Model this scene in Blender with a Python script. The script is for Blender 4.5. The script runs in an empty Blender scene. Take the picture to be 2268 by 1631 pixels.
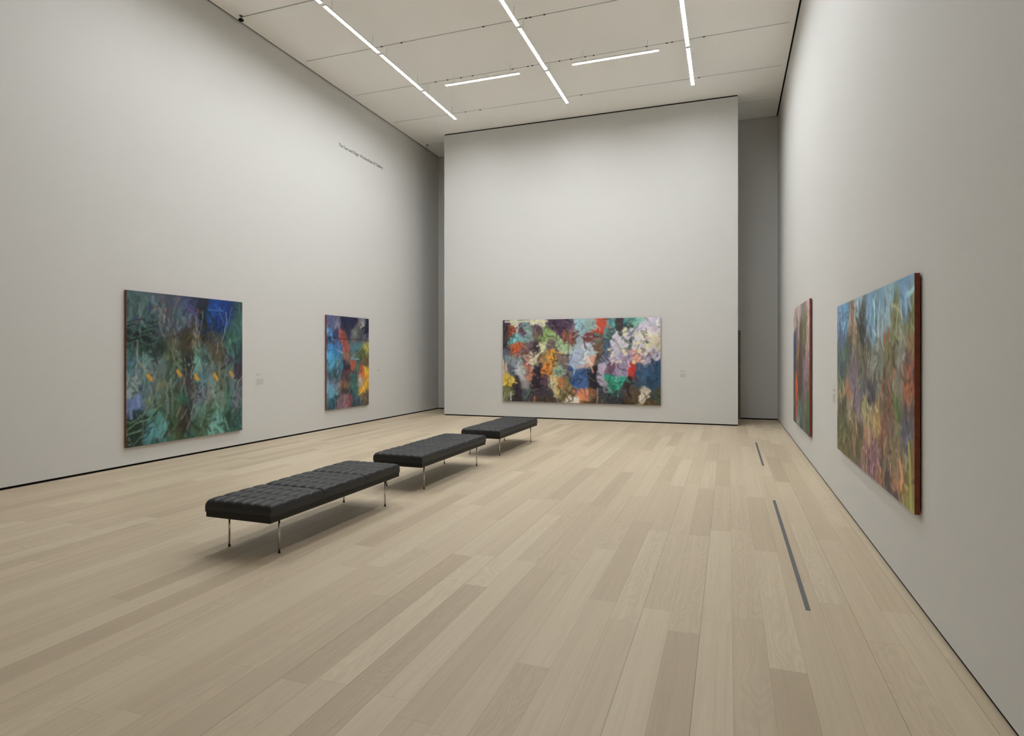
import bpy, bmesh, math, random
import numpy as np
from mathutils import Vector, Matrix

sc = bpy.context.scene
COL = sc.collection

# ------------------------------------------------------------------ room data
XL, XR, YB, YC = -8.553, 1.2005, 17.078, 15.35
CL, CR, H = -7.509, 0.211, 7.879
YF = -5.0                      # wall behind the photographer
BASE = 0.032                   # dark reveal under the walls
CAM_Z, YAW, FPX = 1.7, 0.34353, 1340.74

# ------------------------------------------------------------------ helpers
def lin(c):
    r = []
    for v in c:
        v = v / 255.0
        r.append(v / 12.92 if v <= 0.04045 else ((v + 0.055) / 1.055) ** 2.4)
    return r

def new_mat(name, color, rough=0.5, metallic=0.0, spec=0.5, noise=None, bump=None, emit=None):
    m = bpy.data.materials.new(name)
    m.use_nodes = True
    nt = m.node_tree
    b = nt.nodes['Principled BSDF']
    b.inputs['Base Color'].default_value = (*color, 1)
    b.inputs['Roughness'].default_value = rough
    b.inputs['Metallic'].default_value = metallic
    b.inputs['Specular IOR Level'].default_value = spec
    tc = nt.nodes.new('ShaderNodeTexCoord')
    if noise:
        sc_, amt = noise
        n = nt.nodes.new('ShaderNodeTexNoise')
        n.inputs['Scale'].default_value = sc_
        n.inputs['Detail'].default_value = 4
        nt.links.new(tc.outputs['Object'], n.inputs['Vector'])
        mx = nt.nodes.new('ShaderNodeMix'); mx.data_type = 'RGBA'
        mx.inputs[6].default_value = (*[max(0, c * (1 - amt)) for c in color], 1)
        mx.inputs[7].default_value = (*[min(1, c * (1 + amt)) for c in color], 1)
        nt.links.new(n.outputs['Fac'], mx.inputs[0])
        nt.links.new(mx.outputs[2], b.inputs['Base Color'])
    if bump:
        sc_, st, dist = bump
        n = nt.nodes.new('ShaderNodeTexNoise')
        n.inputs['Scale'].default_value = sc_
        n.inputs['Detail'].default_value = 3
        nt.links.new(tc.outputs['Object'], n.inputs['Vector'])
        bp = nt.nodes.new('ShaderNodeBump')
        bp.inputs['Strength'].default_value = st
        bp.inputs['Distance'].default_value = dist
        nt.links.new(n.outputs['Fac'], bp.inputs['Height'])
        nt.links.new(bp.outputs['Normal'], b.inputs['Normal'])
    if emit:
        b.inputs['Emission Color'].default_value = (*emit[0], 1)
        b.inputs['Emission Strength'].default_value = emit[1]
    return m

def box(bm, x0, x1, y0, y1, z0, z1):
    v = [bm.verts.new(p) for p in ((x0, y0, z0), (x1, y0, z0), (x1, y1, z0), (x0, y1, z0),
                                   (x0, y0, z1), (x1, y0, z1), (x1, y1, z1), (x0, y1, z1))]
    for f in ((3, 2, 1, 0), (4, 5, 6, 7), (0, 1, 5, 4), (1, 2, 6, 5), (2, 3, 7, 6), (3, 0, 4, 7)):
        bm.faces.new([v[i] for i in f])

def cyl(bm, x, y, z0, z1, r0, r1=None, n=24, mat=None):
    r1 = r0 if r1 is None else r1
    a = []; b = []
    for i in range(n):
        t = 2 * math.pi * i / n
        a.append(bm.verts.new((x + r0 * math.cos(t), y + r0 * math.sin(t), z0)))
        b.append(bm.verts.new((x + r1 * math.cos(t), y + r1 * math.sin(t), z1)))
    for i in range(n):
        j = (i + 1) % n
        bm.faces.new((a[i], a[j], b[j], b[i]))
    bm.faces.new(list(reversed(a))); bm.faces.new(b)

def build(name, bm, mat, parent=None, smooth=False, bevel=None):
    me = bpy.data.meshes.new(name)
    bmesh.ops.recalc_face_normals(bm, faces=bm.faces)
    bm.to_mesh(me); bm.free()
    o = bpy.data.objects.new(name, me)
    me.materials.append(mat)
    COL.objects.link(o)
    if parent is not None:
        o.parent = parent
    if smooth:
        for p in me.polygons: p.use_smooth = True
    if bevel:
        md = o.modifiers.new('bevel', 'BEVEL'); md.width = bevel[0]; md.segments = bevel[1]
        md.limit_method = 'ANGLE'
        for p in me.polygons: p.use_smooth = True
        md2 = o.modifiers.new('wn', 'WEIGHTED_NORMAL')
    return o

def empty(name, loc, label, cat, group=None, rz=0):
    o = bpy.data.objects.new(name, None)
    COL.objects.link(o)
    o.location = loc; o.rotation_euler = (0, 0, rz); o.empty_display_size = 0.1
    return tag(o, label, cat, group)

def tag(o, label, cat, group=None):
    o['label'] = label; o['category'] = cat
    if group: o['group'] = group
    return o

def struct(name, boxes, mat, parent=None, label=None, cat=None):
    bm = bmesh.new()
    for b in boxes: box(bm, *b)
    o = build(name, bm, mat, parent)
    if parent is None:
        o['kind'] = 'structure'
        if label: tag(o, label, cat)
    return o

# ------------------------------------------------------------------ materials
WALLC = (0.63, 0.625, 0.61)
M_wall = new_mat('wall_paint', WALLC, 0.85, spec=0.2, noise=(0.35, 0.012), bump=(260, 0.04, 0.001))
M_ceil = new_mat('ceiling_paint', (0.93, 0.928, 0.91), 0.85, spec=0.12, noise=(0.5, 0.012))
M_black = new_mat('black_reveal', (0.006, 0.0055, 0.005), 0.8, spec=0.1, noise=(20, 0.2))
M_slot = new_mat('track_slot_dark', (0.10, 0.085, 0.075), 0.7, noise=(15, 0.2))
M_door = new_mat('door_brown', (0.25, 0.205, 0.17), 0.6, noise=(4, 0.25))
M_leather = new_mat('black_leather', (0.021, 0.021, 0.0235), 0.5, spec=0.4, noise=(30, 0.15), bump=(350, 0.12, 0.001))
M_band = new_mat('black_upholstery_band', (0.014, 0.013, 0.012), 0.6, spec=0.35, noise=(40, 0.15), bump=(300, 0.1, 0.001))
M_chrome = new_mat('polished_steel', (0.62, 0.57, 0.50), 0.14, metallic=1.0, noise=(30, 0.05))
M_rubber = new_mat('black_rubber', (0.010, 0.010, 0.010), 0.6, noise=(50, 0.2))
M_alu = new_mat('white_aluminium', (0.75, 0.74, 0.72), 0.4, spec=0.4, noise=(10, 0.03))
M_steelstrip = new_mat('grey_steel_cover', (0.135, 0.138, 0.145), 0.5, metallic=0.15, noise=(25, 0.1))
M_ink = new_mat('black_vinyl', (0.028, 0.028, 0.028), 0.6, noise=(20, 0.1))
M_card = new_mat('cream_label_card', (0.63, 0.621, 0.594), 0.8, spec=0.2, noise=(8, 0.02))
M_ink2 = new_mat('grey_print', (0.40, 0.39, 0.365), 0.8, spec=0.2, noise=(20, 0.05))
M_edge = new_mat('red_brown_bark_edge', (0.25, 0.064, 0.036), 0.75, spec=0.3, noise=(22, 0.45), bump=(60, 0.5, 0.004))
M_sensor_white = new_mat('pale_plastic', (0.6, 0.64, 0.66), 0.4, noise=(20, 0.05))
EMIT = 106.0
M_glow = new_mat('lamp_diffuser', (0.9, 0.9, 0.9), 0.5, emit=((0.95, 0.987, 1.0), EMIT))

def floor_material():
    m = bpy.data.materials.new('oak_plank_floor'); m.use_nodes = True
    nt = m.node_tree; N = nt.nodes; L = nt.links
    b = N['Principled BSDF']
    def math_(op, a, bb=None, c=None):
        n = N.new('ShaderNodeMath'); n.operation = op
        for i, v in enumerate((a, bb, c)):
            if v is None: continue
            if isinstance(v, (int, float)): n.inputs[i].default_value = v
            else: L.new(v, n.inputs[i])
        return n.outputs[0]
    tc = N.new('ShaderNodeTexCoord')
    sx = N.new('ShaderNodeSeparateXYZ'); L.new(tc.outputs['Object'], sx.inputs[0])
    x, y = sx.outputs[0], sx.outputs[1]
    PW, PL = 0.1865, 2.1
    xs = math_('DIVIDE', math_('ADD', x, 20 * PW - 0.022), PW)
    i = math_('FLOOR', xs)
    fx = math_('FRACT', xs)
    wn = N.new('ShaderNodeTexWhiteNoise'); wn.noise_dimensions = '1D'; L.new(i, wn.inputs['W'])
    ys = math_('ADD', math_('DIVIDE', y, PL), math_('MULTIPLY', wn.outputs['Value'], 7.31))
    j = math_('FLOOR', ys)
    fy = math_('FRACT', ys)
    cid = N.new('ShaderNodeCombineXYZ'); L.new(i, cid.inputs[0]); L.new(j, cid.inputs[1])
    wp = N.new('ShaderNodeTexWhiteNoise'); wp.noise_dimensions = '2D'; L.new(cid.outputs[0], wp.inputs['Vector'])
    sp = N.new('ShaderNodeSeparateColor'); L.new(wp.outputs['Color'], sp.inputs[0])
    # plank tone
    ramp = N.new('ShaderNodeValToRGB'); L.new(wp.outputs['Value'], ramp.inputs[0])
    e = ramp.color_ramp.elements
    e[0].position = 0.0; e[0].color = (0.492, 0.396, 0.280, 1)
    e[1].position = 1.0; e[1].color = (0.622, 0.524, 0.385, 1)
    e2 = e.new(0.18); e2.color = (0.545, 0.445, 0.319, 1)
    e3 = e.new(0.6); e3.color = (0.582, 0.481, 0.348, 1)
    # grain : noise stretched along the plank, shifted per plank
    def stretched(sxx, syy, detail, off, dist=0.0):
        cv = N.new('ShaderNodeCombineXYZ')
        L.new(math_('MULTIPLY', x, sxx), cv.inputs[0])
        L.new(math_('ADD', math_('MULTIPLY', y, syy), math_('MULTIPLY', off, 40.0)), cv.inputs[1])
        L.new(math_('MULTIPLY', off, 17.0), cv.inputs[2])
        n = N.new('ShaderNodeTexNoise'); n.inputs['Scale'].default_value = 1.0
        n.inputs['Detail'].default_value = detail; n.inputs['Distortion'].default_value = dist
        L.new(cv.outputs[0], n.inputs['Vector'])
        return n.outputs['Fac']
    g1 = stretched(95.0, 2.2, 5, sp.outputs[0], 0.3)
    g2 = stretched(22.0, 0.45, 3, sp.outputs[1], 0.6)
    # cathedral figure : contour rings of a smooth stretched field
    ring = math_('FRACT', math_('MULTIPLY', stretched(7.0, 1.1, 1.0, sp.outputs[2], 0.2), 16.0))
    ring = math_('ABSOLUTE', math_('SUBTRACT', math_('MULTIPLY', ring, 2.0), 1.0))
    ringamt = math_('MULTIPLY', math_('GREATER_THAN', sp.outputs[1], 0.55), 0.085)
    v = math_('ADD', math_('MULTIPLY', math_('SUBTRACT', g1, 0.5), 0.20),
              math_('MULTIPLY', math_('SUBTRACT', g2, 0.5), 0.22))
    v = math_('ADD', v, math_('MULTIPLY', math_('SUBTRACT', 0.5, ring), ringamt))
    # small dark knots
    vor = N.new('ShaderNodeTexVoronoi'); vor.inputs['Scale'].default_value = 1.0
    cv = N.new('ShaderNodeCombineXYZ'); L.new(math_('MULTIPLY', x, 3.0), cv.inputs[0]); L.new(math_('MULTIPLY', y, 1.1), cv.inputs[1])
    L.new(cv.outputs[0], vor.inputs['Vector'])
    knot = math_('MULTIPLY', math_('LESS_THAN', vor.outputs['Distance'], 0.022), -0.28)
    v = math_('ADD', v, knot)
    gain = math_('ADD', v, 1.0)
    # seams
    dx = math_('MULTIPLY', math_('MINIMUM', fx, math_('SUBTRACT', 1.0, fx)), PW)
    dy = math_('MULTIPLY', math_('MINIMUM', fy, math_('SUBTRACT', 1.0, fy)), PL)
    seamx = math_('LESS_THAN', dx, 0.0014)
    seamy = math_('LESS_THAN', dy, 0.0011)
    # the joint of each plank row is tight or open, by row
    ir = math_('FLOOR', math_('ADD', xs, 0.5))
    wr = N.new('ShaderNodeTexWhiteNoise'); wr.noise_dimensions = '1D'; L.new(math_('ADD', ir, 3.7), wr.inputs['W'])
    dark = math_('ADD', math_('MULTIPLY', math_('GREATER_THAN', wr.outputs['Value'], 0.8), 0.34), 0.24)
    seam = math_('MAXIMUM', math_('MULTIPLY', seamx, dark), math_('MULTIPLY', seamy, 0.30))
    gain = math_('MULTIPLY', gain, math_('SUBTRACT', 1.0, seam))
    mx = N.new('ShaderNodeVectorMath'); mx.operation = 'SCALE'
    L.new(ramp.outputs['Color'], mx.inputs[0]); L.new(gain, mx.inputs['Scale'])
    L.new(mx.outputs[0], b.inputs['Base Color'])
    L.new(math_('ADD', math_('MULTIPLY', g1, 0.12), 0.40), b.inputs['Roughness'])
    b.inputs['Specular IOR Level'].default_value = 0.32
    bp = N.new('ShaderNodeBump'); bp.inputs['Strength'].default_value = 0.15; bp.inputs['Distance'].default_value = 0.002
    L.new(math_('SUBTRACT', math_('MULTIPLY', g1, 0.4), seam), bp.inputs['Height'])
    L.new(bp.outputs['Normal'], b.inputs['Normal'])
    return m
M_floor = floor_material()

# ------------------------------------------------------------------ the setting
WT = 0.3
G_L, G_R, G_B = 0.030, 0.034, 0.022         # gaps between ceiling and walls
ZT = H + 0.12
struct('floor', [(XL - WT, XR + WT, YF - WT, YB + WT, -0.2, 0.0)], M_floor)
struct('wall_left', [(XL - WT, XL, YF - WT, YB + WT, BASE, ZT)], M_wall)
struct('wall_right', [(XR, XR + WT, YF - WT, YB + WT, BASE * 0.85, ZT)], M_wall)
DX0, DX1, DZ = -0.72, 0.30, 2.34            # doorway in the wall behind the partition
struct('wall_back', [(XL, DX0, YB, YB + WT, BASE, ZT), (DX1, XR, YB, YB + WT, BASE, ZT),
                     (DX0, DX1, YB, YB + WT, DZ, ZT)], M_wall)
struct('wall_rear', [(XL, XR, YF - WT, YF, BASE, ZT)], M_wall)
struct('wall_center', [(CL, CR, YC, YC + 0.35, BASE, H - 0.034)], M_wall)
struct('baseboard_left', [(XL - WT, XL - 0.012, YF, YB, 0, BASE)], M_black)
struct('baseboard_right', [(XR + 0.012, XR + WT, YF, YB, 0, BASE * 0.85)], M_black)
struct('baseboard_back', [(XL, DX0, YB + 0.012, YB + WT, 0, BASE), (DX1, XR, YB + 0.012, YB + WT, 0, BASE)], M_black)
struct('baseboard_rear', [(XL, XR, YF - WT, YF - 0.012, 0, BASE)], M_black)
struct('baseboard_center', [(CL + 0.012, CR - 0.012, YC + 0.012, YC + 0.338, 0, BASE)], M_black)
struct('gap_shade_1', [(CL + 0.012, CR - 0.012, YC + 0.02, YC + 0.33, H - 0.034, H)], M_black)  # black filler, paints the shade in the open gap above the partition
d = struct('door_1', [(DX0 + 0.05, DX1 - 0.05, YB + 0.06, YB + 0.11, 0.006, DZ - 0.05)], M_door)
struct('door_frame', [(DX0, DX0 + 0.05, YB - 0.006, YB + 0.14, 0, DZ), (DX1 - 0.05, DX1, YB - 0.006, YB + 0.14, 0, DZ),
                      (DX0 + 0.05, DX1 - 0.05, YB - 0.006, YB + 0.14, DZ - 0.05, DZ)], M_door, parent=d)
bm = bmesh.new()
cyl(bm, 0, 0, 0, 0.13, 0.009, n=16)
bmesh.ops.transform(bm, matrix=Matrix.Translation((DX0 + 0.12, YB + 0.03, 1.05)) @ Matrix.Rotation(math.pi / 2, 4, 'Y'), verts=bm.verts)
cyl(bm, DX0 + 0.13, YB + 0.045, 1.045, 1.055, 0.008)
build('door_handle', bm, M_chrome, d, smooth=True)

# ceiling : boards with open track slots between them, gap all round
SLOTS = [15.90, 14.11, 12.33, 10.55, 8.765, 6.98, 5.20, 3.42, 1.64]
SW = 0.026
CX0, CX1 = XL + G_L, XR - G_R
SX0, SX1 = XL + 0.165, XR - 0.145
bxs = []
ys = [YF + 0.02] + sorted(SLOTS) + [YB - G_B]
for k in range(len(ys) - 1):
    a = ys[k] + (SW / 2 if k else 0); b_ = ys[k + 1] - (SW / 2 if k < len(ys) - 2 else 0)
    bxs.append((CX0, CX1, a, b_, H, H + 0.06))
for s in SLOTS:
    bxs.append((CX0, SX0, s - SW / 2, s + SW / 2, H, H + 0.06))
    bxs.append((SX1, CX1, s - SW / 2, s + SW / 2, H, H + 0.06))
bxs.append((XL - WT, XR + WT, YF - WT, YB + WT, H + 0.12, H + 0.3))
struct('ceiling', bxs, M_ceil)
struct('gap_shade_2', [(XL, CX0, YF, YB, H + 0.012, H + 0.05)], M_black)  # black strips in the side ceiling gaps, their colour stands for shade
struct('gap_shade_3', [(CX1, XR, YF, YB, H + 0.010, H + 0.05)], M_black)
struct('gap_shade_4', [(CX0, CX1, YB - G_B, YB, H + 0.008, H + 0.05)], M_slot)  # same painted shade in the gap at the back wall, less dark

# ceiling tracks in the slots, with their clips
order = ['farthest back, behind the white partition', 'just in front of the partition top', 'third from the far end',
         'fourth from the far end', 'fifth from the far end', 'sixth from the far end', 'seventh from the far end',
         'eighth from the far end', 'ninth from the far end']
CLIPS = {1: [-6.3, -5.9, -3.3, -0.62], 2: [-6.25, -5.95, -5.62, -5.34, -4.4, -4.05, -3.95, -3.35, -3.1, -2.8, -2.62, -1.55, -1.15, -1.05, -0.45],
         3: [-6.55, -6.1, -4.35, -3.5, -3.42, -3.15]}
for k, s in enumerate(SLOTS):
    t = empty('ceiling_track', (0, s, H), 'thin dark track slot across the white ceiling, ' + order[k], 'ceiling track', 'track slots across the ceiling')
    bm = bmesh.new(); box(bm, SX0, SX1, -SW / 2 + 0.001, SW / 2 - 0.001, 0.014, 0.05)
    build('rail', bm, M_slot, t)
    for cx in CLIPS.get(k, []):
        bm = bmesh.new(); box(bm, cx - 0.018, cx + 0.018, -0.010, 0.010, -0.008, 0.014)
        build('clip', bm, M_black, t)

# ------------------------------------------------------------------ lamps
ZB = 7.63
def lamp_mesh(length):
    bm = bmesh.new(); box(bm, -0.031, 0.031, -length / 2, length / 2, 0.005, 0.012); dif = bm
    bm = bmesh.new(); e = length / 2
    box(bm, -0.0335, 0.0335, -e - 0.004, e + 0.004, 0.012, 0.030)
    box(bm, -0.0335, -0.031, -e - 0.004, e + 0.004, 0, 0.012); box(bm, 0.031, 0.0335, -e - 0.004, e + 0.004, 0, 0.012)
    box(bm, -0.031, 0.031, -e - 0.004, -e, 0, 0.012); box(bm, -0.031, 0.031, e, e + 0.004, 0, 0.012); hou = bm
    rods = []
    for s in (-0.38, 0.38):
        bm = bmesh.new(); cyl(bm, 0, s * length, 0.030, H - ZB, 0.004, n=10); rods.append(bm)
    return dif, hou, rods
def make_lamp(loc, rz, length, label, group):
    t = empty('pendant_lamp', loc, label, 'lamp', group, rz)
    dif, hou, rods = lamp_mesh(length)
    build('diffuser', dif, M_glow, t)
    build('housing', hou, M_alu, t)
    for r in rods: build('suspension_rod', r, M_alu, t, smooth=True)
    return t
def copy_tree(o, loc, label, group):
    c = o.copy(); COL.objects.link(c); c.location = loc; c['label'] = label; c['group'] = group
    for ch in o.children:
        d = ch.copy(); COL.objects.link(d); d.parent = c
    return c
ROWX = [(-6.475, 'left'), (-3.578, 'middle'), (-0.739, 'right')]
NTH = ['nearest the partition', 'second from the partition', 'third from the partition', 'fourth from the partition',
       'fifth from the partition', 'sixth from the partition', 'seventh from the partition', 'eighth from the partition']
PITCH, Y0 = 1.782, 13.925
NROW = 5
proto = None
for x, nm in ROWX:
    for k in range(NROW):
        loc = (x, Y0 - PITCH * (k + 0.5), ZB)
        lab = 'glowing white linear lamp in the %s lengthwise row, %s' % (nm, NTH[k])
        grp = '%s lengthwise row of linear lamps' % nm
        if proto is None: proto = make_lamp(loc, 0, PITCH - 0.09, lab, grp)
        else: copy_tree(proto, loc, lab, grp)
make_lamp((-5.01, 12.075, ZB), math.pi / 2, 1.715, 'glowing white crosswise lamp between the left and middle lamp rows', 'crosswise lamps between the rows')
make_lamp((-2.145, 12.075, ZB), math.pi / 2, 1.715, 'glowing white crosswise lamp between the middle and right lamp rows', 'crosswise lamps between the rows')

# small devices hanging at the left ends of two slots
def sensor(x, y, mat, label):
    t = empty('ceiling_sensor', (x, y, H), label, 'sensor')
    bm = bmesh.new(); cyl(bm, 0, 0, -0.006, 0.0, 0.03); build('mount', bm, M_slot, t, smooth=False)
    bm = bmesh.new(); cyl(bm, 0, 0, -0.05, -0.006, 0.006, n=12); build('stem', bm, M_slot, t, smooth=True)
    bm = bmesh.new(); cyl(bm, 0, 0, -0.085, -0.068, 0.046, 0.046, n=20); cyl(bm, 0, 0, -0.068, -0.045, 0.046, 0.016, n=20)
    build('body', bm, mat, t)
    return t
sensor(-8.37, 8.73, M_black, 'tiny black device hanging under the ceiling edge high on the left wall')
sensor(-8.36, 15.95, M_sensor_white, 'tiny pale device under the ceiling edge beside the partition')

# ------------------------------------------------------------------ benches
def cushion_bm(length, width, h0, h1):
    R, C = 4, 7
    nu, nv = R * 12, C * 10
    rnd = 0.012
    bm = bmesh.new()
    us = [length * i / nu for i in range(nu + 1)]; vs = [width * j / nv for j in range(nv + 1)]
    def edge(dist):
        if dist >= rnd: return 0.0
        q = rnd - dist
        return rnd - math.sqrt(max(0.0, rnd * rnd - q * q))
    g = []
    for i, u in enumerate(us):
        row = []
        for j, v in enumerate(vs):
            a, b = u / length, v / width
            tu = abs(math.sin(math.pi * R * a)); tv = abs(math.sin(math.pi * C * b))
            t = (min(1, tu * 1.5) ** 0.6) * (min(1, tv * 1.6) ** 0.6)
            crown = 0.010 * (1 - (2 * a - 1) ** 6) + 0.007 * (1 - (2 * b - 1) ** 6)
            z = h1 + crown + 0.012 * t - 0.012
            e = edge(min(u, length - u)) * 0.8 + edge(min(v, width - v)) * 0.8
            z = max(h0 + 0.02, z - e)
            row.append(bm.verts.new((v - width / 2, u - length / 2, z)))
        g.append(row)
    for i in range(nu):
        for j in range(nv):
            bm.faces.new((g[i][j], g[i][j + 1], g[i + 1][j + 1], g[i + 1][j]))
    ring = [g[0][j] for j in range(nv)] + [g[i][nv] for i in range(nu)] + [g[nu][j] for j in range(nv, 0, -1)] + [g[i][0] for i in range(nu, 0, -1)]
    mid = []; low = []
    for v in ring:
        x, y = v.co.x, v.co.y
        mid.append(bm.verts.new((x * 1.006, y * 1.003, h0 + (v.co.z - h0) * 0.5)))
        low.append(bm.verts.new((x, y, h0)))
    n = len(ring)
    for i in range(n):
        k = (i + 1) % n
        bm.faces.new((ring[i], mid[i], mid[k], ring[k]))
        bm.faces.new((mid[i], low[i], low[k], mid[k]))
    bm.faces.new(low)
    return bm

def make_bench(loc, label, group):
    t = empty('bench', loc, label, 'bench', group)
    Ln, Wd, Z0, Z1, ZTOP = 2.08, 0.695, 0.303, 0.354, 0.444
    bm = bmesh.new(); box(bm, -Wd / 2 + 0.004, Wd / 2 - 0.004, -Ln / 2 + 0.004, Ln / 2 - 0.004, Z0, Z1)
    build('seat_frame', bm, M_band, t, bevel=(0.006, 3))
    bm = bmesh.new()
    sec = Ln / 3
    # piping line round the base of the cushions
    for y0, y1, x0, x1 in ((-Ln / 2, Ln / 2, -Wd / 2, -Wd / 2), (-Ln / 2, Ln / 2, Wd / 2, Wd / 2)):
        box(bm, x0 - 0.003, x0 + 0.003, y0, y1, Z1 - 0.003, Z1 + 0.003)
    for y in (-Ln / 2, Ln / 2):
        box(bm, -Wd / 2, Wd / 2, y - 0.003, y + 0.003, Z1 - 0.003, Z1 + 0.003)
    build('piping', bm, M_rubber, t)
    for k in range(3):
        c = build('seat_cushion', cushion_bm(sec - 0.004, Wd, Z1 + 0.001, ZTOP), M_leather, t, smooth=True)
        c.location = (0, (k - 1) * sec, 0)
        md = c.modifiers.new('es', 'EDGE_SPLIT'); md.split_angle = math.radians(60)
    for sx in (-1, 1):
        for sy in (-1, 1):
            x, y = sx * 0.272, sy * 0.848
            bm = bmesh.new(); cyl(bm, x, y, 0.012, Z0 + 0.004, 0.0085, n=20)
            lg = build('leg', bm, M_chrome, t, smooth=True)
            lg.data.polygons[-1].use_smooth = False
            bm = bmesh.new(); cyl(bm, x, y, 0.0, 0.013, 0.0125, 0.0105, n=20)
            build('foot', bm, M_rubber, lg)
    return t
def copy_bench(o, loc, label):
    c = o.copy(); COL.objects.link(c); c.location = loc; c['label'] = label
    for ch in o.children:
        d = ch.copy(); COL.objects.link(d); d.parent = c
        for gch in ch.children:
            e = gch.copy(); COL.objects.link(e); e.parent = d
    return c
BX = -3.893
b1 = make_bench((BX, 5.055, 0), 'black tufted leather bench on thin steel legs, nearest of the three', 'black tufted benches in a row')
copy_bench(b1, (BX, 7.671, 0), 'black tufted leather bench in the middle of the row of three')
copy_bench(b1, (BX, 10.357, 0), 'black tufted leather bench farthest away, closest to the partition')

# ------------------------------------------------------------------ floor slot covers
for y0, y1, lab in ((4.45, 7.665, 'long grey metal strip set in the floor, nearer one by the right wall'),
                    (10.0, 12.57, 'grey metal strip set in the floor, farther one near the right corner')):
    t = empty('floor_outlet_strip', (0.498, (y0 + y1) / 2, 0), lab, 'floor strip', 'grey strips in the floor')
    L_ = y1 - y0
    bm = bmesh.new(); box(bm, -0.0155, 0.0155, -L_ / 2, L_ / 2, 0.0, 0.0025)
    build('cover', bm, M_steelstrip, t)

# ------------------------------------------------------------------ wall lettering
lt = empty('wall_lettering', (0, 0, 0), 'line of small black lettering high on the left wall', 'lettering')
lt.matrix_world = Matrix(((0, 0, 1, XL), (1, 0, 0, 11.925), (0, 1, 0, 6.565), (0, 0, 0, 1)))
def text_mesh(body):
    cu = bpy.data.curves.new('lettering', 'FONT')
    cu.body = body; cu.size = 0.1; cu.extrude = 0.001
    to = bpy.data.objects.new('tmp_text', cu); COL.objects.link(to)
    bpy.context.view_layer.update()
    me = bpy.data.meshes.new_from_object(to.evaluated_get(bpy.context.evaluated_depsgraph_get()))
    bpy.data.objects.remove(to)
    return me
WORDS = 'The Sue and Edgar Wachenheim III Gallery'.split()
full = text_mesh(' '.join(WORDS))
TW = max(v.co.x for v in full.vertices); TK = 1.905 / TW
pre = ''
for wd_ in WORDS:
    me = text_mesh(wd_)
    m2 = text_mesh(pre + wd_)
    off = max(v.co.x for v in m2.vertices) - max(v.co.x for v in me.vertices)
    for v in me.vertices:
        v.co = Vector(((v.co.x + off) * TK, v.co.y * TK, v.co.z + 0.001))
    pre += wd_ + ' '
    me.name = 'word'; me.materials.clear(); me.materials.append(M_ink)
    wo = bpy.data.objects.new('word', me); COL.objects.link(wo); wo.parent = lt

# ------------------------------------------------------------------ wall labels
def wall_frame(side, a, z):
    """local x = reading direction, local y = up, local z = out of the wall"""
    if side == 'left':
        return Matrix(((0, 0, 1, XL), (1, 0, 0, a), (0, 1, 0, z), (0, 0, 0, 1)))
    if side == 'right':
        return Matrix(((0, 0, -1, XR), (-1, 0, 0, a), (0, 1, 0, z), (0, 0, 0, 1)))
    return Matrix(((1, 0, 0, a), (0, 0, -1, YC), (0, 1, 0, z), (0, 0, 0, 1)))
def label_card(side, a, z, w, h, lines, label, seed):
    rng = random.Random(seed)
    t = empty('wall_label', (0, 0, 0), label, 'wall label')
    t.matrix_world = wall_frame(side, a, z)
    bm = bmesh.new(); box(bm, 0, w, 0, h, 0, 0.0025); build('card', bm, M_card, t, )
    for nm, part in (('heading', lines[:2]), ('paragraph', lines[2:])):
        if not part: continue
        bm = bmesh.new()
        for (v, full, th) in part:
            x = 0.08 * w
            while x < w * (0.08 + 0.84 * full):
                x1 = min(x + rng.uniform(0.012, 0.03), w * 0.94)
                box(bm, x, x1, h * (1 - v) - th / 2, h * (1 - v) + th / 2, 0.0025, 0.0029)
                x = x1 + 0.006
        build(nm, bm, M_ink2, t)
body = lambda v0, n, dv: [(v0 + dv * i, 1.0 if i < n - 1 else 0.6, 0.007) for i in range(n)]
label_card('left', 9.29, 1.03, 0.215, 0.32, [(0.10, 0.6, 0.010), (0.16, 0.45, 0.009)] + body(0.40, 9, 0.042), 'cream wall label card to the right of the large dark teal painting', 1)
label_card('left', 13.55, 1.262, 0.155, 0.07, [(0.25, 0.8, 0.010), (0.48, 0.6, 0.008), (0.70, 0.9, 0.008)], 'tiny wall label to the right of the narrow blue painting', 2)
label_card('center', -1.125, 1.10, 0.15, 0.21, [(0.08, 0.8, 0.012), (0.16, 0.55, 0.010)] + body(0.42, 7, 0.06), 'small wall label on the partition right of the widest painting', 3)
label_card('right', 8.275, 1.10, 0.165, 0.19, [(0.08, 0.8, 0.010), (0.16, 0.55, 0.009)] + body(0.38, 8, 0.07), 'small wall label on the right wall between the two paintings', 4)

# ------------------------------------------------------------------ paintings (generic abstract stand-ins)
def vnoise(U, V, scale, rng, asp=1.0):
    n = int(scale) + 3; mz = int(scale * asp) + 3
    g = rng.random((mz + 1, n + 1))
    x = U * scale; y = V * scale * asp
    xi = np.clip(np.floor(x).astype(int), 0, n - 1); yi = np.clip(np.floor(y).astype(int), 0, mz - 1)
    fx = x - xi; fy = y - yi
    fx = fx * fx * (3 - 2 * fx); fy = fy * fy * (3 - 2 * fy)
    a = g[yi, xi] * (1 - fx) + g[yi, xi + 1] * fx
    b = g[yi + 1, xi] * (1 - fx) + g[yi + 1, xi + 1] * fx
    return (a * (1 - fy) + b * fy) * 2 - 1
def fbm(U, V, scale, rng, asp=1.0, octs=4):
    r = 0; amp = 1.0; tot = 0
    for o in range(octs):
        r = r + amp * vnoise(U, V, scale * 2 ** o, rng, asp); tot += amp; amp *= 0.55
    return r / tot
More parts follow.
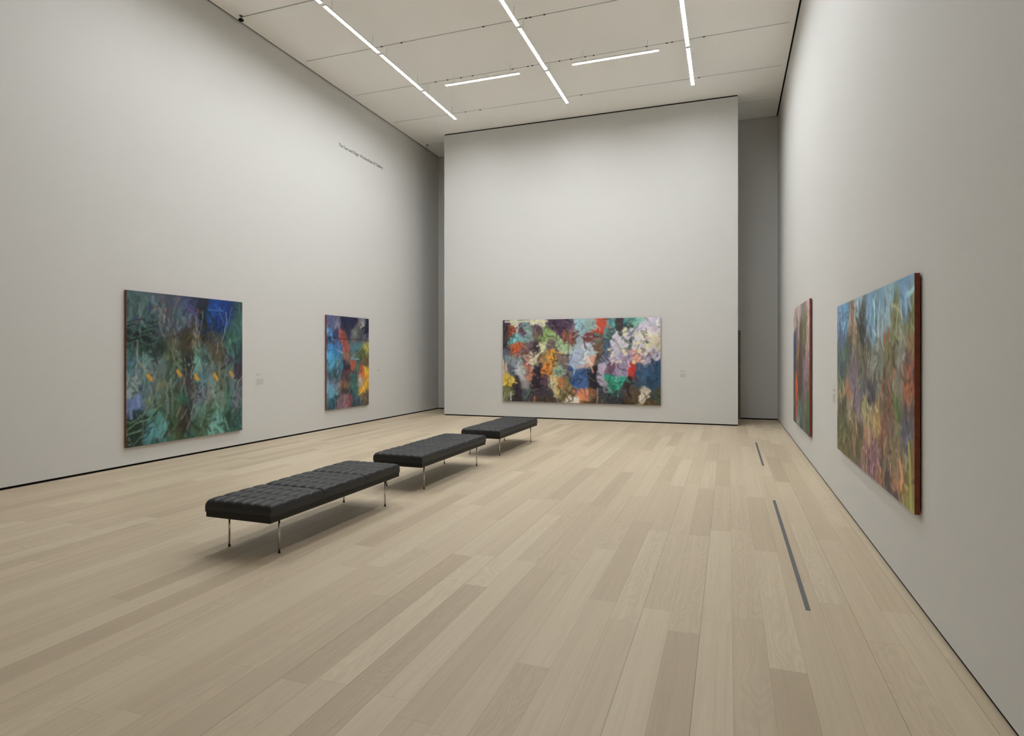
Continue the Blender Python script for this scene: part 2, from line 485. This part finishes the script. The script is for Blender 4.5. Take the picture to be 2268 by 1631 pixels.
def stroke(img, A, U, V, pts, width, color, soft=0.35, alpha=0.95):
    """paint a polyline of given half-width (in height units) into img"""
    P = [np.array((p[0] * A, p[1])) for p in pts]
    lo = np.min(P, axis=0) - width * 1.6; hi = np.max(P, axis=0) + width * 1.6
    nv, nu = U.shape
    j0 = max(0, int(lo[0] / A * nu)); j1 = min(nu, int(hi[0] / A * nu) + 2)
    i0 = max(0, int(lo[1] * nv)); i1 = min(nv, int(hi[1] * nv) + 2)
    if j1 <= j0 or i1 <= i0: return
    X = U[i0:i1, j0:j1] * A; Y = V[i0:i1, j0:j1]
    D = np.full(X.shape, 9.0)
    for k in range(len(P) - 1):
        a = P[k]; d = P[k + 1] - a; dd = float(d @ d) + 1e-12
        t = np.clip(((X - a[0]) * d[0] + (Y - a[1]) * d[1]) / dd, 0, 1)
        D = np.minimum(D, np.hypot(X - a[0] - t * d[0], Y - a[1] - t * d[1]))
    m = np.clip((width * (1 + soft) - D) / (width * soft * 2 + 1e-9), 0, 1) * alpha
    sub = img[i0:i1, j0:j1]
    sub += (np.array(color) - sub) * m[..., None]
def wander(rng, u, v, ang, length, A, bend=0.6, n=6):
    pts = [(u, v)]
    for _ in range(n):
        ang += rng.normal() * bend / n * 2
        u += math.cos(ang) * length / n / A; v += math.sin(ang) * length / n
        pts.append((u, v))
    return pts
def paint(nu, nv, A, rows, accents, seed, flow=math.pi / 2, flow_var=0.7, warp=0.045, nstroke=700, lines=60, line_cols=((190, 190, 190),), sharp=3.0, slen=(0.04, 0.13), swid=(0.004, 0.011), tones=(0.68, 0.82, 0.92, 1.1, 1.2, 1.36)):
    rng = np.random.default_rng(seed)
    v, u = np.meshgrid((np.arange(nv) + 0.5) / nv, (np.arange(nu) + 0.5) / nu, indexing='ij')
    wu = u + warp / A * (1.7 * fbm(u, v, 3 * A, rng, 1 / A, 2) + fbm(u, v, 8 * A, rng, 1 / A) + 0.5 * fbm(u, v, 22 * A, rng, 1 / A, 2))
    wv = v + warp * (1.7 * fbm(u, v, 3 * A, rng, 1 / A, 2) + fbm(u, v, 8 * A, rng, 1 / A) + 0.5 * fbm(u, v, 22 * A, rng, 1 / A, 2))
    pts = []
    for (pv, lst) in rows:
        for e in lst:
            pts.append((e[0], pv if len(e) == 2 else e[2], e[1]))
    num = np.zeros((nv, nu, 3)); den = np.zeros((nv, nu))
    cols = np.array([p[2] for p in pts], float)
    for p, c in zip(pts, cols):
        d2 = ((wu - p[0]) * A) ** 2 + (wv - p[1]) ** 2
        w_ = 1.0 / (d2 + 2e-4) ** sharp
        num += w_[..., None] * c; den += w_
    img = num / den[..., None]
    base = img.copy()
    img *= (1 + 0.20 * fbm(u, v, 9, rng, 1 / A))[..., None]
    img += 6 * np.stack([fbm(u, v, 14, rng, 1 / A) for _ in range(3)], -1)
    for k in range(nstroke):
        a, b = rng.random(2)
        c = base[int(b * nv), int(a * nu)]
        q = cols[rng.integers(len(cols))]
        mixv = 0.10 * rng.random()
        c = (c * (1 - mixv) + q * mixv) * rng.choice(tones) + rng.normal(size=3) * 4
        stroke(img, A, u, v, wander(rng, a, b, flow + rng.normal() * flow_var, rng.uniform(*slen), A, 1.0),
               rng.uniform(*swid), c, alpha=rng.uniform(0.5, 0.95))
    for k in range(lines):
        a, b = rng.random(2)
        c = np.array(line_cols[rng.integers(len(line_cols))], float) * rng.uniform(0.75, 1.05)
        stroke(img, A, u, v, wander(rng, a, b, flow + rng.normal() * flow_var * 0.35, rng.uniform(0.08, 0.26), A, 0.9, 9),
               rng.uniform(0.002, 0.0034), c, alpha=rng.uniform(0.35, 0.8))
    for (p, w_, c) in accents:
        q = []
        for k in range(len(p) - 1):
            for s in np.linspace(0, 1, 5)[:-1]:
                q.append((p[k][0] + (p[k + 1][0] - p[k][0]) * s + rng.normal() * 0.003 / A, p[k][1] + (p[k + 1][1] - p[k][1]) * s + rng.normal() * 0.003))
        q.append(p[-1])
        stroke(img, A, u, v, q, w_, np.array(c, float))
    img *= (1 + 0.05 * (rng.random((nv, nu)) - 0.5))[..., None]
    return np.clip(img, 3, 250)

M_paint = bpy.data.materials.new('oil_paint_on_canvas'); M_paint.use_nodes = True
_nt = M_paint.node_tree; _b = _nt.nodes['Principled BSDF']
_at = _nt.nodes.new('ShaderNodeAttribute'); _at.attribute_name = 'paint'
_tc = _nt.nodes.new('ShaderNodeTexCoord')
_no = _nt.nodes.new('ShaderNodeTexNoise'); _no.inputs['Scale'].default_value = 45; _no.inputs['Detail'].default_value = 5
_nt.links.new(_tc.outputs['Object'], _no.inputs['Vector'])
_mr = _nt.nodes.new('ShaderNodeMapRange'); _mr.inputs['To Min'].default_value = 0.82; _mr.inputs['To Max'].default_value = 1.18
_nt.links.new(_no.outputs['Fac'], _mr.inputs['Value'])
_vm = _nt.nodes.new('ShaderNodeVectorMath'); _vm.operation = 'SCALE'
_nt.links.new(_at.outputs['Color'], _vm.inputs[0]); _nt.links.new(_mr.outputs['Result'], _vm.inputs['Scale'])
_nt.links.new(_vm.outputs[0], _b.inputs['Base Color'])
_b.inputs['Roughness'].default_value = 0.55; _b.inputs['Specular IOR Level'].default_value = 0.3
_bp = _nt.nodes.new('ShaderNodeBump'); _bp.inputs['Strength'].default_value = 0.25; _bp.inputs['Distance'].default_value = 0.002
_nt.links.new(_no.outputs['Fac'], _bp.inputs['Height']); _nt.links.new(_bp.outputs['Normal'], _b.inputs['Normal'])
PGAIN = 1.2

def painting(side, a, z, w, h, t, standoff, img, label):
    """a = wall coordinate of the left edge as seen by the viewer"""
    o = empty('painting', (0, 0, 0), label, 'painting', 'unframed abstract paintings')
    o.matrix_world = wall_frame(side, a, z)
    nv, nu = img.shape[:2]
    # painted front : grid with one colour per cell
    gx = np.linspace(0, w, nu + 1); gy = np.linspace(h, 0, nv + 1)
    X, Y = np.meshgrid(gx, gy)
    co = np.stack([X, Y, np.full_like(X, t)], -1).reshape(-1, 3)
    idx = np.arange((nu + 1) * (nv + 1)).reshape(nv + 1, nu + 1)
    q = np.stack([idx[1:, :-1], idx[1:, 1:], idx[:-1, 1:], idx[:-1, :-1]], -1).reshape(-1, 4)
    me = bpy.data.meshes.new('painted_canvas')
    me.vertices.add(len(co)); me.vertices.foreach_set('co', co.ravel().astype(np.float32))
    me.loops.add(q.size); me.loops.foreach_set('vertex_index', q.ravel().astype(np.int32))
    me.polygons.add(len(q)); me.polygons.foreach_set('loop_start', (np.arange(len(q)) * 4).astype(np.int32))
    try: me.polygons.foreach_set('loop_total', np.full(len(q), 4, np.int32))
    except Exception: pass
    me.update(calc_edges=True); me.validate()
    # per-vertex colour (average of the touching cells)
    s = img / 255.0
    g_ = s.mean(-1, keepdims=True); s = g_ + (s - g_) * 0.9
    s = np.where(s <= 0.04045, s / 12.92, ((s + 0.055) / 1.055) ** 2.4) * PGAIN
    s = np.clip(s, 0.002, 0.85)
    pad = np.pad(s, ((1, 1), (1, 1), (0, 0)), mode='edge')
    vc = 0.25 * (pad[:-1, :-1] + pad[1:, :-1] + pad[:-1, 1:] + pad[1:, 1:])
    ca = me.color_attributes.new('paint', 'FLOAT_COLOR', 'POINT')
    buf = np.ones((len(co), 4), np.float32); buf[:, :3] = vc.reshape(-1, 3)
    ca.data.foreach_set('color', buf.ravel())
    me.materials.append(M_paint)
    c = bpy.data.objects.new('painted_canvas', me); COL.objects.link(c); c.parent = o
    bm = bmesh.new(); box(bm, 0, w, 0, h, standoff, t - 0.0005)
    e = build('canvas_edge', bm, M_edge, o); e['label'] = 'red brown folded edge of the canvas'
    for bx in (0.12 * w, 0.82 * w):
        bm = bmesh.new(); box(bm, bx, bx + 0.06 * w, h * 0.86, h * 0.9, 0, standoff)
        build('hanging_cleat', bm, M_slot, o)
    return o

def R(v, *e): return (v, list(e))
def c3(u, r, g, b): return (u, (r, g, b))
# A : large dark teal square canvas
rowsA = [
 R(.05, c3(.08,66,84,92), c3(.22,76,82,98), c3(.38,72,74,96), c3(.52,58,60,98), c3(.62,40,42,62), c3(.72,14,48,128), c3(.8,16,44,120), c3(.92,48,76,82)),
 R(.13, c3(.08,58,72,84), c3(.25,84,80,92), c3(.42,70,84,104), c3(.55,66,64,96), c3(.63,24,34,44), c3(.72,14,56,140), c3(.79,14,40,118), c3(.92,54,84,86)),
 R(.22, c3(.08,22,32,32), c3(.22,62,66,80), c3(.36,66,60,78), c3(.5,84,66,70), c3(.63,30,34,40), c3(.74,18,44,90), c3(.88,50,80,82), c3(.97,52,82,84)),
 R(.31, c3(.08,40,62,58), c3(.2,30,44,40), c3(.33,72,66,54), c3(.43,54,42,34), c3(.55,120,98,90), c3(.65,58,48,36), c3(.76,78,66,60), c3(.9,44,72,76)),
 R(.40, c3(.06,70,100,124), c3(.16,96,112,126), c3(.32,88,92,80), c3(.44,48,48,46), c3(.55,82,114,118), c3(.66,70,84,92), c3(.75,78,68,58), c3(.86,74,66,84), c3(.96,40,58,70)),
 R(.50, c3(.06,104,112,128), c3(.18,92,98,108), c3(.34,68,88,88), c3(.45,50,48,44), c3(.56,98,126,134), c3(.66,90,98,112), c3(.76,98,94,90), c3(.88,86,92,98), c3(.97,58,44,62)),
 R(.60, c3(.06,126,132,146), c3(.15,70,88,108), c3(.25,112,104,78), c3(.35,78,86,84), c3(.46,60,50,58), c3(.57,74,102,122), c3(.7,106,116,126), c3(.8,70,74,70), c3(.92,84,90,108)),
 R(.70, c3(.07,104,112,176), c3(.2,78,88,78), c3(.3,70,78,74), c3(.4,42,84,72), c3(.5,60,64,64), c3(.58,96,92,118), c3(.67,116,116,118), c3(.77,102,114,116), c3(.86,56,92,84), c3(.95,82,78,96)),
 R(.80, c3(.08,32,48,42), c3(.21,74,116,126), c3(.31,56,74,60), c3(.43,54,44,44), c3(.55,78,106,102), c3(.7,68,88,78), c3(.82,74,112,104), c3(.93,58,86,90)),
 R(.90, c3(.08,30,48,44), c3(.21,84,128,152), c3(.34,60,78,54), c3(.44,48,40,36), c3(.6,64,82,64), c3(.75,102,136,140), c3(.88,42,66,66), c3(.95,64,102,102)),
 R(.97, c3(.1,34,50,44), c3(.25,58,86,88), c3(.5,60,88,84), c3(.8,78,116,112)),
]
accA = []
_r = random.Random(5)
for u_, v_ in ((.17,.555),(.40,.535),(.555,.565),(.735,.575),(.89,.555)):
    accA.append(([(u_ - .015, v_ - .012), (u_ + .012, v_ + .02)], 0.011, (222, 140, 34)))
for k in range(12):
    y_ = .79 + .016 * k; b_ = .012 * math.sin(k * 1.7)
    accA.append(([(t_ / 10 * (.26 - .008 * k), y_ + .05 - .10 * (t_ / 10) ** 1.4 + .010 * math.sin(t_ * .9 + k * .6) + b_) for t_ in range(11)], .0028 if k % 3 else .0022,
                 (22, 36, 30) if k % 3 else (118, 142, 126)))
for k in range(9):
    y_ = .17 + .02 * k
    accA.append(([(t_ / 8 * .24, y_ + .014 * math.sin(t_ * 1.1 + k)) for t_ in range(9)], .003, (18, 28, 28) if k % 2 else (66, 92, 96)))
for k in range(16):
    u_ = .28 + .043 * k + _r.uniform(-.012, .012); v_ = _r.uniform(.42, .62); h_ = _r.uniform(.16, .34); w_ = _r.uniform(-.03, .03)
    accA.append(([(u_ + w_ * math.sin(t_ / 8 * 3.1) + .008 * math.sin(t_ * 1.3 + k), v_ + h_ * t_ / 8) for t_ in range(9)], _r.choice([.0022, .003, .0036]),
                 _r.choice([(116,122,132),(128,112,104),(100,122,128),(112,102,130)])))
for k in range(26):
    u_ = _r.uniform(.05, .6); v_ = _r.uniform(.02, .22)
    accA.append(([(u_, v_), (u_ + _r.uniform(-.02, .02), v_ + .025)], 0.004, _r.choice([(120,50,60),(110,60,40),(60,50,130),(110,110,120)])))
accA += [([(.635,.0),(.64,.24)], .008, (26,34,42)),
         ([(.66,.085),(.8,.08)], .005, (50,96,170))]
imgA = paint(170, 176, 0.97, rowsA, accA, 11, flow=math.pi / 2, flow_var=0.45, nstroke=760, lines=55,
             line_cols=((186,190,196),(170,160,190),(196,176,150),(150,180,180),(200,160,140)), sharp=3.2)
imgA = imgA * np.array([0.95, 1.06, 0.97])
# B : narrow blue canvas
rowsB = [
 R(.05, c3(.08,84,88,128), c3(.22,98,104,126), c3(.42,30,34,68), c3(.62,34,34,72), c3(.84,110,112,116), c3(.96,28,28,62)),
 R(.15, c3(.08,72,148,206), c3(.2,52,56,96), c3(.3,150,76,76), c3(.5,44,48,74), c3(.65,108,110,108), c3(.92,24,24,48)),
 R(.23, c3(.1,36,54,92), c3(.36,150,72,62), c3(.6,102,104,100), c3(.78,76,78,84), c3(.95,84,84,106)),
 R(.32, c3(.1,58,136,196), c3(.25,48,106,166), c3(.41,164,88,76), c3(.6,58,116,138), c3(.76,66,116,126), c3(.93,158,156,60)),
 R(.42, c3(.08,70,156,210), c3(.24,58,126,176), c3(.41,146,104,84), c3(.56,96,100,100), c3(.8,78,88,60)),
 R(.52, c3(.1,68,136,166), c3(.28,60,110,130), c3(.41,44,40,60), c3(.56,156,78,60), c3(.7,76,98,90), c3(.9,88,80,52)),
 R(.62, c3(.15,54,82,92), c3(.4,78,60,68), c3(.6,50,88,88), c3(.8,186,72,42), c3(.92,214,156,42)),
 R(.72, c3(.2,108,116,138), c3(.38,118,88,62), c3(.6,58,106,98), c3(.77,172,154,136), c3(.9,212,156,50)),
 R(.82, c3(.12,96,154,184), c3(.36,70,60,60), c3(.5,50,60,60), c3(.65,48,92,98), c3(.86,214,156,50)),
 R(.91, c3(.15,38,72,86), c3(.36,126,88,98), c3(.5,146,78,88), c3(.7,48,82,96), c3(.92,92,82,70)),
 R(.98, c3(.3,124,98,118), c3(.7,34,68,82)),
]
accB = [([(.02,.235),(.5,.245),(.98,.25)], .004, (20,26,48)), ([(.55,.46),(.75,.47)], .004, (120,190,220)), ([(.2,.36),(.36,.4)], .004, (130,180,220)),
        ([(.8,.04),(.88,.08),(.78,.11)], .007, (176,176,166)), ([(.88,.3),(.97,.36)], .008, (196,190,70))]
imgB = paint(84, 108, 0.785, rowsB, accB, 12, flow=math.pi / 2, flow_var=0.5, nstroke=330, lines=24,
             line_cols=((150,170,190),(210,120,90),(190,200,190)), sharp=3.4, warp=.03)
# C : wide many-coloured canvas
rowsC = [
 R(.05, c3(.02,58,42,70), c3(.1,216,212,186), c3(.17,120,150,150), c3(.25,218,214,186), c3(.35,74,56,80), c3(.44,78,58,84), c3(.5,138,176,186), c3(.56,140,164,164), c3(.63,188,72,52), c3(.69,92,150,150), c3(.75,66,58,66), c3(.81,80,138,138), c3(.87,120,178,160), c3(.95,200,192,210)),
 R(.13, c3(.03,62,54,60), c3(.08,180,76,44), c3(.13,92,72,92), c3(.18,134,160,158), c3(.24,88,70,88), c3(.3,136,166,100), c3(.38,78,56,80), c3(.46,128,74,62), c3(.52,140,168,176), c3(.62,200,66,50), c3(.68,96,130,126), c3(.75,68,60,66), c3(.83,90,130,130), c3(.93,196,188,206)),
 R(.22, c3(.04,60,52,60), c3(.09,108,176,182), c3(.17,128,148,146), c3(.22,108,100,82), c3(.28,146,174,104), c3(.36,150,178,116), c3(.44,132,78,66), c3(.5,150,174,184), c3(.55,138,66,66), c3(.61,92,120,106), c3(.68,84,112,106), c3(.75,196,200,206), c3(.84,196,186,200), c3(.93,220,210,186)),
 R(.34, c3(.04,80,80,100), c3(.1,190,94,54), c3(.16,100,82,90), c3(.22,58,50,60), c3(.28,198,202,168), c3(.34,112,96,100), c3(.4,158,182,140), c3(.48,164,184,198), c3(.55,170,188,200), c3(.62,118,90,62), c3(.67,62,90,120), c3(.75,204,200,214), c3(.82,80,96,84), c3(.87,200,192,202), c3(.95,210,200,172)),
 R(.48, c3(.05,110,130,145), c3(.1,122,142,150), c3(.155,176,104,86), c3(.2,188,178,160), c3(.26,140,120,80), c3(.34,210,148,52), c3(.4,116,100,96), c3(.48,160,176,202), c3(.54,190,178,180), c3(.58,212,150,132), c3(.62,102,92,82), c3(.67,84,92,120), c3(.73,192,182,206), c3(.8,168,148,178), c3(.86,226,150,132), c3(.93,186,176,200)),
 R(.61, c3(.02,196,170,150), c3(.07,78,92,106), c3(.13,170,174,176), c3(.18,178,110,84), c3(.23,42,36,46), c3(.3,198,120,52), c3(.36,120,158,138), c3(.42,108,90,90), c3(.47,52,90,148), c3(.54,56,90,140), c3(.6,40,40,50), c3(.67,178,168,188), c3(.73,110,82,100), c3(.78,148,138,168), c3(.83,188,52,42), c3(.88,60,88,118), c3(.95,46,80,114)),
 R(.75, c3(.06,212,178,70), c3(.11,60,52,60), c3(.16,128,138,144), c3(.22,40,36,46), c3(.27,80,60,78), c3(.32,198,182,128), c3(.38,166,100,62), c3(.43,120,108,70), c3(.48,46,86,150), c3(.53,60,94,144), c3(.6,36,36,46), c3(.67,168,158,178), c3(.72,42,150,120), c3(.77,52,166,138), c3(.81,50,42,42), c3(.86,60,82,102), c3(.93,42,76,106)),
 R(.88, c3(.05,122,126,86), c3(.12,52,42,52), c3(.17,72,90,90), c3(.22,58,48,58), c3(.28,60,56,70), c3(.33,196,178,120), c3(.38,110,98,62), c3(.43,140,108,70), c3(.47,186,110,82), c3(.53,216,122,76), c3(.58,120,88,60), c3(.65,62,66,72), c3(.72,50,50,60), c3(.78,56,60,66), c3(.85,88,70,52), c3(.91,190,180,164), c3(.96,62,70,60)),
 R(.97, c3(.1,46,42,44), c3(.3,70,60,50), c3(.45,206,196,184), c3(.6,74,62,40), c3(.8,70,58,36), c3(.95,76,62,38)),
]
accC = []
_r = random.Random(8)
for k in range(46):
    u_ = _r.uniform(.68, .98); v_ = _r.uniform(.06, .52)
    accC.append(([(u_, v_), (u_ + _r.uniform(-.014, .014), v_ + _r.uniform(-.03, .03))], _r.uniform(.008, .02), _r.choice([(206,198,214),(214,206,184),(196,186,206),(58,78,62),(216,210,170)])))
for k in range(12):
    u_ = _r.uniform(.03, .4); v_ = _r.uniform(.4, .95)
    accC.append(([(u_, v_), (u_ + _r.uniform(-.02, .02), v_ + _r.uniform(.05, .13))], .006, _r.choice([(216,150,60),(34,30,42),(200,120,90),(190,200,200)])))
accC += [([(.436,.02),(.438,.53)], .006, (96,72,86)), ([(.44,.54),(.52,.535)], .006, (150,180,206)), ([(.02,.02),(.3,.02)], .01, (206,200,170))]
imgC = paint(250, 131, 1.905, rowsC, accC, 13, flow=1.2, flow_var=0.9, nstroke=900, lines=60,
             line_cols=((206,206,200),(216,120,70),(60,50,60),(190,180,206),(40,36,44),(230,190,120)), sharp=5.5, warp=.042, tones=(0.55, 0.75, 0.9, 1.1, 1.25))
# D : landscape-toned canvas on the right wall, near
def f2u(fx): return fx ** 0.757
def Rf(v, *e): return (v, [(f2u(q[0]), q[1]) for q in e])
rowsD = [
 Rf(.04, c3(.08,96,150,192), c3(.3,132,164,180), c3(.6,130,172,204), c3(.9,114,162,202)),
 Rf(.12, c3(.05,108,146,186), c3(.2,146,120,102), c3(.33,64,64,56), c3(.5,122,166,202), c3(.7,136,174,196), c3(.9,116,160,196)),
 Rf(.20, c3(.05,90,110,150), c3(.2,138,120,96), c3(.33,54,54,54), c3(.5,128,168,198), c3(.65,144,172,186), c3(.8,124,128,92), c3(.95,124,128,86)),
 Rf(.30, c3(.05,90,118,108), c3(.15,82,90,80), c3(.3,102,100,74), c3(.45,112,110,92), c3(.55,124,124,112), c3(.7,120,118,82), c3(.85,138,142,122), c3(.95,146,118,82)),
 Rf(.40, c3(.05,64,80,90), c3(.2,110,96,104), c3(.35,102,100,86), c3(.5,130,130,120), c3(.6,112,114,104), c3(.75,110,98,72), c3(.85,134,138,128), c3(.95,112,80,78)),
 Rf(.50, c3(.05,120,128,90), c3(.2,120,106,118), c3(.38,92,92,100), c3(.5,78,78,90), c3(.6,130,124,104), c3(.7,100,88,72), c3(.8,120,118,100), c3(.92,156,92,62)),
 Rf(.60, c3(.05,138,124,96), c3(.15,166,120,92), c3(.25,112,98,114), c3(.4,158,152,110), c3(.55,158,148,102), c3(.65,120,92,72), c3(.8,84,108,62), c3(.92,90,86,94)),
 Rf(.70, c3(.05,80,78,60), c3(.15,148,138,110), c3(.3,130,110,110), c3(.45,164,148,112), c3(.55,174,146,92), c3(.65,138,96,76), c3(.75,110,96,80), c3(.9,86,86,104)),
 Rf(.80, c3(.08,90,94,62), c3(.2,118,100,72), c3(.3,80,78,52), c3(.45,166,128,110), c3(.55,148,114,118), c3(.65,110,82,72), c3(.75,118,108,80), c3(.85,144,126,98), c3(.96,138,110,62)),
 Rf(.90, c3(.1,110,100,62), c3(.25,92,82,56), c3(.4,146,110,100), c3(.5,130,92,108), c3(.62,136,100,80), c3(.73,72,62,66), c3(.85,176,122,92), c3(.96,146,128,70)),
 Rf(.97, c3(.2,100,90,70), c3(.5,118,86,94), c3(.7,66,60,70), c3(.85,76,66,70), c3(.96,150,148,80)),
]
accD = []
_r = random.Random(21)
for k in range(16):
    u_ = _r.uniform(.72, .98); v_ = _r.uniform(.2, .56)
    accD.append(([(u_, v_), (u_ + _r.uniform(-.05, .05), v_ + _r.uniform(.03, .09))], .0045, _r.choice([(214,84,52),(206,110,70),(196,70,48)])))
for k in range(26):
    u_ = _r.uniform(.2, .8); v_ = _r.uniform(.55, .95)
    accD.append(([(u_, v_), (u_ + _r.uniform(-.03, .03), v_ + _r.uniform(.05, .13))], .0045, _r.choice([(216,150,96),(206,170,80),(150,110,150),(120,150,140),(220,160,130)])))
accD += [([(.955,.72),(.965,.85),(.975,.99)], .014, (176,180,96)), ([(.88,.82),(.9,.88),(.89,.93)], .018, (226,156,112)), ([(.8,.1),(.87,.13),(.9,.18)], .006, (196,196,150))]
imgD = paint(230, 124, 1.86, rowsD, accD, 14, flow=1.35, flow_var=0.6, nstroke=950, lines=90, tones=(0.5, 0.68, 0.85, 1.12, 1.3, 1.5), swid=(0.003, 0.010),
             line_cols=((216,110,70),(206,190,120),(170,180,180),(90,76,100),(220,160,120),(50,48,46),(60,60,44)), sharp=4.2, warp=.04)
# E : smaller reddish canvas on the right wall, far
rowsE = [
 R(.05, c3(.1,188,166,164), c3(.4,176,158,156), c3(.6,130,120,120), c3(.9,186,158,166)),
 R(.16, c3(.1,186,160,150), c3(.4,150,136,132), c3(.55,96,84,74), c3(.75,112,116,62), c3(.93,184,156,164)),
 R(.28, c3(.12,58,70,112), c3(.3,120,104,104), c3(.5,90,78,68), c3(.75,106,112,60), c3(.93,176,150,156)),
 R(.40, c3(.12,60,74,116), c3(.3,150,110,60), c3(.5,86,70,58), c3(.7,104,84,80), c3(.93,160,134,142)),
 R(.52, c3(.1,70,70,84), c3(.3,110,90,60), c3(.5,80,64,54), c3(.75,128,104,112), c3(.93,138,112,120)),
 R(.64, c3(.1,80,72,64), c3(.22,206,86,40), c3(.45,84,66,60), c3(.75,126,104,112), c3(.93,120,100,96)),
 R(.74, c3(.1,84,84,60), c3(.22,216,78,34), c3(.45,74,62,66), c3(.75,116,98,104), c3(.93,84,92,66)),
 R(.84, c3(.1,90,86,66), c3(.25,160,84,52), c3(.45,92,116,114), c3(.7,96,100,84), c3(.93,74,92,66)),
 R(.93, c3(.1,76,70,66), c3(.35,110,130,128), c3(.6,70,84,80), c3(.9,66,86,70)),
]
accE = [([(.2,.6),(.22,.8)], .014, (222,82,36)), ([(.55,.05),(.5,.5)], .008, (80,66,60))]
imgE = paint(84, 92, 1.16, rowsE, accE, 15, flow=math.pi / 2, flow_var=0.5, nstroke=320, lines=30, tones=(0.55, 0.7, 0.88, 1.12, 1.3),
             line_cols=((206,120,80),(190,170,176),(70,60,60)), sharp=3.2, warp=.04)

painting('left', 6.603, 0.296, 2.30, 2.375, 0.046, 0.008, imgA, 'large dark teal and grey abstract painting with orange dabs, left on the left wall')
painting('left', 11.408, 0.441, 1.695, 2.153, 0.046, 0.008, imgB, 'narrow upright blue painting with a yellow patch on the left wall')
painting('center', -5.738, 0.444, 4.158, 2.180, 0.046, 0.008, imgC, 'wide many-coloured abstract painting on the white partition')
painting('right', 7.69, 0.64, 3.02, 1.60, 0.042, 0.010, imgD, 'abstract painting in sky blue and earth tones, nearest on the right wall')
painting('right', 12.62, 0.445, 2.42, 2.11, 0.040, 0.010, imgE, 'mauve and brown painting on the right wall close to the far corner')

# ------------------------------------------------------------------ camera, world, view
cam_d = bpy.data.cameras.new('camera')
cam_d.sensor_width = 36.0; cam_d.lens = 36.0 * FPX / 2268.0
cam_d.shift_y = -(1631 / 2 - 785.62) / 2268.0
cam_d.clip_start = 0.05
cam = bpy.data.objects.new('camera', cam_d); COL.objects.link(cam)
cam.location = (0, 0, CAM_Z); cam.rotation_euler = (math.pi / 2, 0, YAW)
sc.camera = cam

wd = bpy.data.worlds.new('world'); sc.world = wd; wd.use_nodes = True
wd.node_tree.nodes['Background'].inputs[0].default_value = (0, 0, 0, 1)

sc.view_settings.view_transform = 'Standard'
sc.view_settings.look = 'None'
sc.view_settings.gamma = 1.0
sc.view_settings.use_curve_mapping = False
sc.view_settings.exposure = 0.0
cy = sc.cycles
cy.use_denoising = True
cy.max_bounces = 12; cy.diffuse_bounces = 9; cy.glossy_bounces = 4
cy.sample_clamp_indirect = 0.0
